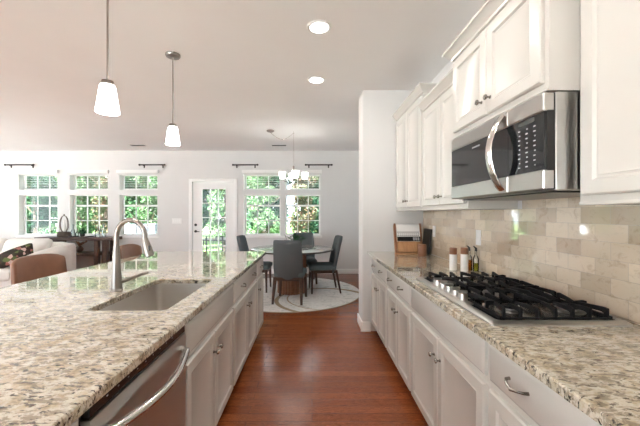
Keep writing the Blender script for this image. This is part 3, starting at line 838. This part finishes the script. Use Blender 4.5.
def downlight(x, y, lb, vis=True):
    t = thing('recessed_light', lb, 'light', (x, y, ZC - .012), 'recessed ceiling lights')
    MB().lathe([(.070, -.001), (.095, -.001), (.095, -.005), (.088, -.009), (.072, -.006)], (x, y, ZC), 32, False, False).build('trim_ring', M['white_plastic'], t)
    MB().lathe([(.071, -.001), (.071, -.004), (.01, -.004)], (x, y, ZC), 32).build('lens', M['bulb'], t)
    l = bpy.data.lights.new('downlight', 'AREA'); l.shape = 'DISK'; l.size = .14; l.energy = 2.5; l.color = (1, .95, .89)
    o = bpy.data.objects.new('downlight', l); COL.objects.link(o); o.location = (x, y, ZC - .012)
downlight(.055, 2.44, 'nearer bright recessed ceiling light over the aisle')
downlight(.045, 3.40, 'farther recessed ceiling light over the aisle, above the dining end')
for k, (x, y) in enumerate(((.05, 1.3), (.05, .2))):
    downlight(x, y, 'recessed ceiling light over the aisle out of the picture')
for (x, y, lb) in ((-3.59, 6.60, 'slim white ceiling vent near the three living room windows'), (-.68, 6.6, 'slim white ceiling vent above the dining window')):
    t = thing('ceiling_vent', lb, 'vent', (x, y, ZC - .012), 'ceiling vents')
    Box(x - .17, x + .17, y - .06, y + .06, ZC - .010, ZC - .0005, .003).build('vent_frame', M['white_plastic'], t)
    m = MB()
    for k in range(6): m.box(x - .145, x + .145, y - .045 + k * .016, y - .037 + k * .016, ZC - .0125, ZC - .0102)
    m.build('louvre', M['sidegrey'], t, smooth=0)['kind'] = 'stuff'

# chandelier
hx, hy = -.315, 5.5
t = thing('chandelier', 'four-shade white glass chandelier swagged over the round dining table', 'chandelier', (hx, hy, 1.93))
MB().lathe([(.065, ZC - .0005), (.065, ZC - .012), (.05, ZC - .026), (.015, ZC - .032)], (-.71, 5.46, 0), 24).build('canopy', M['nickel'], t)
MB().tube([(-.71 + .395 * k / 12, 5.46 + .04 * k / 12, ZC - .03 - .115 * math.sin(PI * k / 12) + .0 * k) for k in range(13)], .005, 6).build('swag_chain', M['chrome'], t)
MB().tube([(hx, hy, ZC - .001), (hx, hy, ZC - .02), (hx + .012, hy, ZC - .035), (hx, hy, ZC - .045)], .004, 6).build('ceiling_hook', M['chrome'], t)
MB().cyl((hx, hy, ZC - .04), (hx, hy, 2.16), .004, .004, 6).build('chain', M['chrome'], t)
MB().lathe([(.004, 2.18), (.018, 2.16), (.012, 2.12), (.022, 2.05), (.03, 1.98), (.024, 1.93), (.006, 1.915)], (hx, hy, 0), 16).build('stem', M['nickel'], t)
for k in range(4):
    a = math.radians(12 + 90 * k); dx, dy = math.cos(a), math.sin(a)
    P_ = lambda r_, z: (hx + dx * r_, hy + dy * r_, z)
    ar = MB().tube([P_(.02, 1.96), P_(.08, 1.905), P_(.15, 1.90), P_(.19, 1.925), P_(.195, 1.945)], .006, 8).build('arm', M['nickel'], t)
    sh = MB().lathe([(.03, 1.945), (.044, 1.95), (.054, 2.0), (.060, 2.062), (.057, 2.062), (.05, 2.0), (.03, 1.955)], P_(.195, 0), 20, True, False).build('lamp_shade', M['shade'], ar)
    MB().ball(P_(.195, 2.01), .025, 10).build('bulb', M['bulb'], ar)

# curtain rods on the far wall
for (x0, x1, lb) in ((-6.84, -6.19, 'short dark curtain rod left of the three living room windows'), (-3.85, -3.27, 'short dark curtain rod above the right end of the three living room windows'),
                     (-1.77, -1.20, 'short dark curtain rod above the left end of the dining window'), (-.15, .45, 'short dark curtain rod above the right end of the dining window')):
    t = thing('curtain_rod', lb, 'curtain rod', ((x0 + x1) / 2, 7.12, 2.43), 'short curtain rods on the far wall')
    MB().cyl((x0 + .02, 7.12, 2.44), (x1 - .02, 7.12, 2.44), .015, .015, 10).build('rod', M['rod'], t)
    for x in (x0 + .01, x1 - .01): MB().ball((x, 7.12, 2.44), .022, 10).build('finial', M['rod'], t)
    for x in (x0 + .08, x1 - .08):
        MB().cyl((x, 7.12, 2.44), (x, 7.195, 2.415), .008, .008, 8).box(x - .014, x + .014, 7.192, 7.199, 2.38, 2.45).build('bracket', M['rod'], t)
t = thing('light_switch', 'white multi-switch plate on the far wall left of the door', 'switch', (-3.04, 7.196, 1.19))
Box(-3.15, -2.93, 7.194, 7.199, 1.13, 1.25, .002).build('cover_plate', M['white_plastic'], t)
for k in range(4): Box(-3.125 + k * .046, -3.098 + k * .046, 7.1915, 7.194, 1.16, 1.22, .001).build('rocker', M['trim'], t)

# ---------------------------------------------------------------- dining set
TX, TY = -.345, 5.5
o = MB().lathe([(1.215, 0.0005), (1.225, .004), (1.222, .011), (1.20, .012)], (0, 0, 0), 96)
o = o.build('round_rug', M['rug']); o.location = (-.39, 5.57, 0)
tag(o, 'round pale grey marbled rug with tan arcs under the dining table', 'rug')
t = thing('dining_table', 'round dining table with pale glossy top and dark drum base', 'table', (TX, TY, .0125))
MB().lathe([(.69, .728), (.708, .735), (.71, .748), (.706, .752)], (TX, TY, 0), 72).build('table_edge', M['table_edge'], t)
MB().lathe([(.70, .7522), (.70, .7555), (.697, .757)], (TX, TY, 0), 72).build('table_top', M['table_top'], t)
fl = []
nfl = 128
for (z, s) in ((.0128, 1.0), (.70, .98), (.728, 1.05)):
    fl.append([(TX + (.245 + .006 * (1 if i % 4 < 2 else -1)) * s * math.cos(2 * PI * i / nfl), TY + (.245 + .006 * (1 if i % 4 < 2 else -1)) * s * math.sin(2 * PI * i / nfl), z) for i in range(nfl)])
MB().rings(fl).build('drum_base', M['walnut'], t, smooth=20)

def chair_proto(label, loc, rz):
    t = thing('dining_chair', label, 'chair', loc, 'slate upholstered dining chairs', rz)
    MB().rcube(.455, .46, .085, .035, (0, .035, .425), 8, lambda x, y, z: (x * (1 - .06 * (-y)), y, z + (.012 * (1 - (x / .23) ** 2) if z > 0 else 0))).build('seat', M['fabric'], t, 60, True)
    def bend(x, y, z):
        s = (z + .29) / .58
        w_ = 1.0 - .12 * max(0, s - .3) ** 1.2 - .16 * max(0, .25 - s)
        return (x * w_, y + .055 * (x / .23) ** 2 - .02 - .085 * max(0, s) ** 1.3 + .04 * (1 - s), z)
    bk = MB().rcube(.45, .06, .62, .028, (0, -.20, .64), 9, bend).build('backrest', M['fabric_back'], t, 60, True)
    m = MB()
    m.box(-.195, .195, .215, .235, .335, .385, .003).box(-.205, -.185, -.19, .215, .335, .385, .003).box(.185, .205, -.19, .215, .335, .385, .003).box(-.185, .185, -.205, -.185, .335, .385, .003)
    m.build('seat_frame', M['dark_wood'], t, 35, True)
    for sx_, sy_ in ((-1, 1), (1, 1), (-1, -1), (1, -1)):
        y_ = .215 if sy_ > 0 else -.185
        top = (sx_ * .195, y_, .385); bot = (sx_ * .215, y_ + (.01 if sy_ > 0 else -.075), .0)
        MB().tube([top, bot], [.031, .018], 8, sq=.8).build('leg', M['dark_wood'], t, 40, True)
    return t
RZ = .0165
c0 = chair_proto('dining chair seen from behind at the near side of the round table', (-.335, 4.94, RZ), math.radians(-7))
for (x, y, a, lb) in ((.20, 5.55, 96, 'dining chair in profile on the right of the round table, beside the bare wall'), (-.985, 5.62, -92, 'dining chair on the left of the round table, half hidden behind the island'),
                      (-.15, 6.25, 186, 'dining chair across the table, back to the dining window')):
    c = copy_tree(c0); c.location = (x, y, RZ); c.rotation_euler = (0, 0, math.radians(a)); c['label'] = lb

def leaves(m, c, rx, ry, rz_, n, s, rnd, shell=.45):
    for _ in range(n):
        while True:
            p = Vector((rnd.uniform(-1, 1), rnd.uniform(-1, 1), rnd.uniform(-1, 1)))
            if shell < p.length <= 1: break
        p = Vector((c[0] + p.x * rx, c[1] + p.y * ry, c[2] + p.z * rz_))
        u = Vector((rnd.gauss(0, 1), rnd.gauss(0, 1), rnd.gauss(0, 1))).normalized()
        v = u.cross(Vector((rnd.gauss(0, 1), rnd.gauss(0, 1), rnd.gauss(0, 1)))).normalized()
        k = s * rnd.uniform(.6, 1.4)
        m.add([p - u * k, p + v * k * .55 + u * k * .1, p + u * k, p - v * k * .55 + u * k * .1], [(0, 1, 2, 3)])
rnd = random.Random(3)
t = thing('potted_plant', 'leafy green plant in a pale pot on the dining table', 'plant', (-.30, 5.55, .757))
MB().lathe([(.045, .7575), (.07, .79), (.078, .84), (.07, .85), (.06, .845)], (-.30, 5.55, 0), 20).build('pot', M['ceramic'], t)
m = MB()
for k in range(60):
    a = rnd.uniform(0, 2 * PI); rr = rnd.uniform(.03, .18); z = rnd.uniform(.86, 1.0)
    p = Vector((-.28 + rr * math.cos(a), 5.55 + rr * math.sin(a), z)); u = Vector((math.cos(a), math.sin(a), rnd.uniform(-.5, .6))).normalized(); v = u.cross(Vector((0, 0, 1))).normalized()
    m.add([p - u * .045, p + v * .022, p + u * .05, p - v * .022], [(0, 1, 2, 3)])
    m.tube([(-.30, 5.55, .845), tuple(p - u * .04)], .002, 4)
m.build('leaves', M['leaf'], t)['kind'] = 'stuff'
o = Box(-.165, -.06, 5.28, 5.36, .7575, .768, .003).build('coaster', M['black']); tag(o, 'small dark coaster on the right part of the dining table', 'coaster')
t = thing('glass_vase', 'small clear glass vase beside the plant on the dining table', 'vase', (-.44, 5.52, .757))
MB().lathe([(.03, .7575), (.035, .77), (.022, .83), (.04, .90), (.037, .90), (.02, .83), (.03, .775)], (-.44, 5.52, 0), 18).build('vase_body', M['clear'], t)
MB().tube([(-.44, 5.52, .78), (-.445, 5.52, .93), (-.47, 5.52, .99)], .004, 6).build('twig', M['bark'], t)

# ---------------------------------------------------------------- bar stools
def stool_proto(label, loc, rz):
    """seat faces +Y"""
    t = thing('bar_stool', label, 'stool', loc, 'brown leather bar stools behind the island', rz)
    MB().rcube(.46, .44, .09, .038, (0, .0, .655), 8).build('seat', M['leather'], t, 60, True)
    def bend(x, y, z):
        s = (z + .16) / .32
        return (x * (1 + .05 * (1 - s)), y + .07 * (abs(x) / .25) ** 2.2 - .03 * s, z - .035 * (abs(x) / .25) ** 4 * s)
    MB().rcube(.50, .045, .33, .021, (0, -.225, .845), 10, bend).build('backrest', M['leather'], t, 60, True)
    for sx_, sy_ in ((-1, 1), (1, 1), (-1, -1), (1, -1)):
        MB().tube([(sx_ * .17, sy_ * .16, .62), (sx_ * .215, sy_ * .205, 0)], [.018, .013], 8).build('leg', M['dark_wood'], t, 40, True)
    z = .22
    q = [(-.2, -.19, z), (.2, -.19, z), (.2, .19, z), (-.2, .19, z), (-.2, -.19, z)]
    m = MB()
    for i in range(4): m.cyl(q[i], q[i + 1], .009, .009, 8)
    m.build('foot_rail', M['rod'], t, 40, True)
    return t
s0 = stool_proto('brown leather bar stool behind the island, in front of the sofa', (-2.03, 2.61, 0), math.radians(-90))
s1 = copy_tree(s0); s1.location = (-1.80, 3.52, 0); s1.rotation_euler = (0, 0, math.radians(-84)); s1['label'] = 'brown leather bar stool behind the faucet at the far end of the island'

# ---------------------------------------------------------------- sofa
t = thing('sofa', 'cream upholstered sofa with rounded arm under the left window', 'sofa', (-5.8, 5.6, 0))
SX1, SX0 = -4.48, -7.25
Box(SX0, SX1 - .06, 5.12, 6.05, .06, .30, .03, 3).build('sofa_base', M['cream'], t)
def arm(x, y, z):
    s = (y + .47) / .94
    return (x, y, z + (.13 * max(0, s) ** .8 - .10 * max(0, .35 - s)) * (1 if z > 0 else 0))
MB().rcube(.34, .98, .58, .15, (SX1 - .17, 5.60, .36), 10, arm).build('arm', M['cream'], t, 60)
MB().rcube(SX1 - SX0, .26, .70, .11, ((SX0 + SX1) / 2 - .02, 6.05, .47), 10).build('backrest', M['cream'], t, 60)
wd = (SX1 - .34 - SX0) / 3
for k in range(3):
    cx = SX0 + wd * (k + .5)
    MB().rcube(wd - .012, .80, .19, .06, (cx, 5.50, .345), 8, lambda x, y, z: (x, y, z + (.02 * (1 - (x / .42) ** 2) if z > 0 else 0))).build('seat_cushion', M['cream'], t, 60)
    def bc(x, y, z): return (x, y + .16 * (z / .46) - .02 * (1 - (x / .42) ** 2), z)
    MB().rcube(wd - .012, .22, .46, .09, (cx, 5.86, .665), 8, bc).build('back_cushion', M['cream'], t, 60)
for xx in (SX0 + .1, SX1 - .17):
    for yy in (5.2, 5.97): MB().cyl((xx, yy, .07), (xx, yy, 0), .025, .018, 8).build('leg', M['dark_wood'], t)
m = MB(); m.M = Matrix.Translation((-4.96, 5.36, .645)) @ Matrix.Rotation(math.radians(22), 4, 'Z') @ Matrix.Rotation(math.radians(-22), 4, 'Y') @ Matrix.Rotation(math.radians(-40), 4, 'X')
def puff(x, y, z):
    k = (1 - (abs(x) / .25) ** 2.5) * (1 - (abs(z) / .17) ** 2.5); return (x, y * (.25 + 1.5 * max(0, k)), z)
m.rcube(.50, .11, .34, .05, (0, 0, 0), 9, puff)
o = m.build('throw_pillow', M['floral'], smooth=60); tag(o, 'dark floral throw pillow leaning on the cream sofa', 'pillow')

# ---------------------------------------------------------------- console table and what stands on it
t = thing('console_table', 'dark wooden console table with lower shelf below the middle window', 'table', (-5.05, 6.92, 0))
Box(-5.85, -4.21, 6.73, 7.11, .785, .852, .006).build('table_top', M['dark_wood'], t)
Box(-5.70, -4.36, 6.78, 7.06, .47, .525, .005).build('lower_shelf', M['dark_wood'], t)
for x in (-5.62, -5.48, -4.56, -4.38):
    for (a, b_) in ((6.75, 6.83), (7.01, 7.09)): Box(x - .045, x + .045, a, b_, 0, .784, .004).build('leg', M['dark_wood'], t)
ZT = .8525
t = thing('candle_cloche', 'arched wire candle holder on dark woven base upon the console', 'candle holder', (-5.36, 6.92, ZT))
MB().lathe([(.115, ZT), (.125, ZT + .02), (.118, ZT + .11), (.105, ZT + .112)], (-5.36, 6.92, 0), 28).build('woven_base', M['basket'], t)
for a in (0, PI / 2):
    MB().tube([(-5.36 + .10 * math.cos(a) * math.cos(b_), 6.92 + .10 * math.sin(a) * math.cos(b_), ZT + .10 + .16 + (.20 * math.sin(b_) if math.sin(b_) > 0 else .16 * math.sin(b_))) for b_ in [PI * (-.5 + k * 2 / 24) for k in range(25)]], .007, 6).build('wire_arch', M['basket'], t)
MB().ball((-5.36, 6.92, ZT + .475), .016, 8).build('finial', M['basket'], t)
MB().lathe([(.03, ZT + .113), (.03, ZT + .36), (.01, ZT + .362)], (-5.36, 6.92, 0), 16).build('candle', M['ceramic'], t)
def tray(x, lb):
    o = MB().lathe([(.09, ZT + .0003), (.10, ZT + .016), (.095, ZT + .016), (.088, ZT + .008)], (x, 6.9, 0), 24).build('tray', M['black']); tag(o, lb, 'tray', 'trays on the console')
tray(-5.13, 'small black tray beside the candle holder on the console'); tray(-4.80, 'small black tray at the middle of the console')
def bottle(x, y, hgt, r_, lb, ml='clear', z=ZT + .0085):
    t = thing('glass_bottle', lb, 'bottle', (x, y, z), 'glassware on the console')
    MB().lathe([(r_ * .9, .0), (r_, .01), (r_, hgt * .55), (r_ * .4, hgt * .72), (r_ * .35, hgt), (r_ * .3, hgt), (r_ * .36, hgt * .73), (r_ * .92, hgt * .54), (r_ * .9, .014)], (x, y, z), 16).build('bottle_body', M[ml], t)
    MB().ball((x, y, z + hgt + .012), r_ * .4, 8).build('stopper', M[ml], t)
bottle(-5.15, 6.9, .24, .035, 'tall clear glass bottle on the tray beside the candle holder')
bottle(-5.09, 6.93, .13, .032, 'short clear glass bottle on the tray beside the candle holder')
bottle(-4.62, 6.9, .22, .05, 'wide clear glass decanter near the right end of the console', z=ZT + .0005)
bottle(-4.50, 6.92, .26, .042, 'tall clear glass decanter at the right end of the console', z=ZT + .0005)
t = thing('potted_plant', 'small dark green plant on the console under the middle window', 'plant', (-4.97, 6.93, ZT))
MB().lathe([(.035, ZT + .0005), (.05, ZT + .03), (.048, ZT + .06)], (-4.97, 6.93, 0), 16).build('pot', M['black'], t)
m = MB(); leaves(m, (-4.97, 6.93, ZT + .105), .075, .075, .055, 90, .022, rnd, .1); m.build('leaves', M['leaf_d'], t)['kind'] = 'stuff'
t = thing('sculpted_vase', 'brown twisted driftwood vase on the console lower shelf', 'vase', (-5.02, 6.90, .5255))
MB().lathe([(.04, .5258), (.075, .56), (.08, .60), (.05, .645), (.03, .66)], (-5.02, 6.90, 0), 18).build('vase_body', M['basket'], t)
m = MB()
for k in range(7):
    a = k * .9; m.tube([(-5.02, 6.90, .655), (-5.0 + .03 * math.cos(a), 6.9 + .03 * math.sin(a), .70), (-4.96 + .11 * math.cos(a), 6.9 + .08 * math.sin(a), .75 + .015 * math.sin(2 * a))], [.016, .02, .01], 6)
m.build('driftwood', M['walnut'], t)

# ---------------------------------------------------------------- outside
struct(Box(-30, 25, YF + .22, 11.2, -.25, -.10).build('patio_ground', M['patio'], smooth=0))
struct(Box(-40, 35, 11.2, 45, -.3, -.12).build('lawn_ground', M['lawn'], smooth=0))
struct(Box(-40, XL - .25, -20, 11.2, -.3, -.12).build('side_ground', M['patio'], smooth=0))
struct(Box(XL - .25, 25, -20, YB - .25, -.3, -.12).build('back_ground', M['patio'], smooth=0))
def tree(x, y, hgt, r_, ml, n, seed, lb, s=.13, low=.2):
    rd = random.Random(seed)
    t = thing('tree', lb, 'tree', (x, y, -.12), 'trees beyond the patio')
    m = MB().tube([(x, y, -.12), (x + rd.uniform(-.1, .1), y, hgt * .4), (x + rd.uniform(-.1, .1), y, hgt * .8)], [.09, .07, .03], 8)
    for k in range(10):
        a = rd.uniform(0, 2 * PI); z0 = hgt * rd.uniform(.1, .65)
        m.tube([(x, y, z0), (x + r_ * .4 * math.cos(a), y + r_ * .4 * math.sin(a), z0 + .4), (x + r_ * .8 * math.cos(a), y + r_ * .8 * math.sin(a), z0 + .7)], [.035, .022, .008], 6)
    m.build('trunk', M['bark'], t)
    m = MB()
    for k in range(16):
        a = rd.uniform(0, 2 * PI); q = rd.uniform(.1, .55) * r_; rr = r_ * rd.uniform(.32, .44)
        z = low + rr * .7 + (hgt - low - rr * 1.4) * (k + rd.random()) / 16
        leaves(m, (x + q * math.cos(a), y + q * math.sin(a), z), rr, rr, rr * 1.1, n // 16, s, rd, .3)
    o = m.build('foliage', M[ml], t, smooth=0); o['kind'] = 'stuff'
front = [(-12.4, 'leaf_d', 'dark green tree beyond the patio, far left of the left window'), (-10.9, 'leaf_d', 'dark green tree at the left side of the left window'),
         (-9.4, 'leaf_b', 'bright green tree between the left and middle windows'), (-7.9, 'leaf_r', 'rust-tinged tree at the right side of the middle window'),
         (-6.4, 'leaf_b', 'bright green tree in the third window, above the grey outdoor cabinet'), (-4.9, 'leaf_d', 'dark green tree behind the wall between third window and door'),
         (-3.4, 'leaf_b', 'bright green tree right behind the glazed door'), (-1.9, 'leaf_b', 'bright green tree in the left half of the dining window'),
         (-.4, 'leaf_r', 'pale twiggy tree in the right half of the dining window'), (1.1, 'leaf_b', 'bright green tree at the right edge of the dining window')]
for k, (x, ml, lb) in enumerate(front): tree(x, 12.4 + .25 * (k % 3), 3.7 + .3 * (k % 2), .78, ml, 7000, 40 + k, lb, .056)
middle = [(-14.2, 'leaf', 'mid green tree in the second row beyond the left window'), (-11.3, 'leaf_b', 'bright second-row tree behind the left window'), (-8.4, 'leaf', 'mid green second-row tree behind the middle window'),
          (-5.5, 'leaf_d', 'dark second-row tree behind the third window'), (-2.6, 'leaf', 'mid green second-row tree between door and dining window'), (.3, 'leaf_d', 'dark second-row tree behind the dining window')]
for k, (x, ml, lb) in enumerate(middle): tree(x, 15.6, 4.9, 1.42, ml, 9000, 70 + k, lb, .085)
back = [(-17.5, 'tall back-row tree far left beyond the left window'), (-12.6, 'tall back-row tree beyond the left window'), (-7.7, 'tall back-row tree beyond the third window'), (-2.8, 'tall back-row tree beyond the door'), (2.1, 'tall back-row tree beyond the dining window')]
for k, (x, lb) in enumerate(back): tree(x, 20.2, 6.4, 2.4, 'leaf_d' if k % 2 else 'leaf', 8000, 90 + k, lb, .14)
# patio table and chairs behind the glazed door
t = thing('patio_table', 'dark metal patio table outside the glazed door', 'table', (-2.75, 9.3, -.1))
MB().lathe([(.55, .60), (.56, .62), (.55, .63), (.02, .632)], (-2.75, 9.3, 0), 32).build('table_top', M['pmetal'], t)
for k in range(4):
    a = PI / 4 + k * PI / 2
    MB().tube([(-2.75 + .42 * math.cos(a), 9.3 + .42 * math.sin(a), .60), (-2.75 + .48 * math.cos(a), 9.3 + .48 * math.sin(a), -.1)], .018, 8).build('leg', M['pmetal'], t)
def patio_chair(x, y, rz, lb):
    t = thing('patio_chair', lb, 'chair', (x, y, -.1), 'dark patio chairs', rz)
    MB().box(-.22, .22, -.22, .22, .42, .45, .008).build('seat', M['pmetal'], t, 35, True)
    m = MB()
    for k in range(6): m.cyl((-.19 + k * .076, -.22, .45), (-.19 + k * .076, -.28, .86), .009, .009, 6)
    m.tube([(-.21, -.22, .45), (-.21, -.285, .88), (.21, -.285, .88), (.21, -.22, .45)], .013, 6)
    m.build('backrest', M['pmetal'], t, 35, True)
    for sx_ in (-1, 1):
        for sy_ in (-1, 1): MB().cyl((sx_ * .2, sy_ * .2, .42), (sx_ * .22, sy_ * .22, 0), .013, .013, 6).build('leg', M['pmetal'], t, 35, True)
    return t
p0 = patio_chair(-2.55, 8.45, math.radians(12), "dark patio chair on the house side of the patio table")
p1 = copy_tree(p0); p1.location = (-1.95, 9.6, -.1); p1.rotation_euler = (0, 0, math.radians(110)); p1["label"] = "dark patio chair at the right of the patio table"
t = thing('storage_cabinet', 'low dark grey outdoor cabinet with white door outside the third window', 'cabinet', (-5.65, 10.4, -.1))
Box(-6.15, -5.0, 10.2, 10.7, -.0995, 1.02, .01).build('cabinet_body', M['sidegrey'], t)
Box(-6.12, -5.72, 10.18, 10.199, -.05, .98, .005).build('door', M['trim'], t)
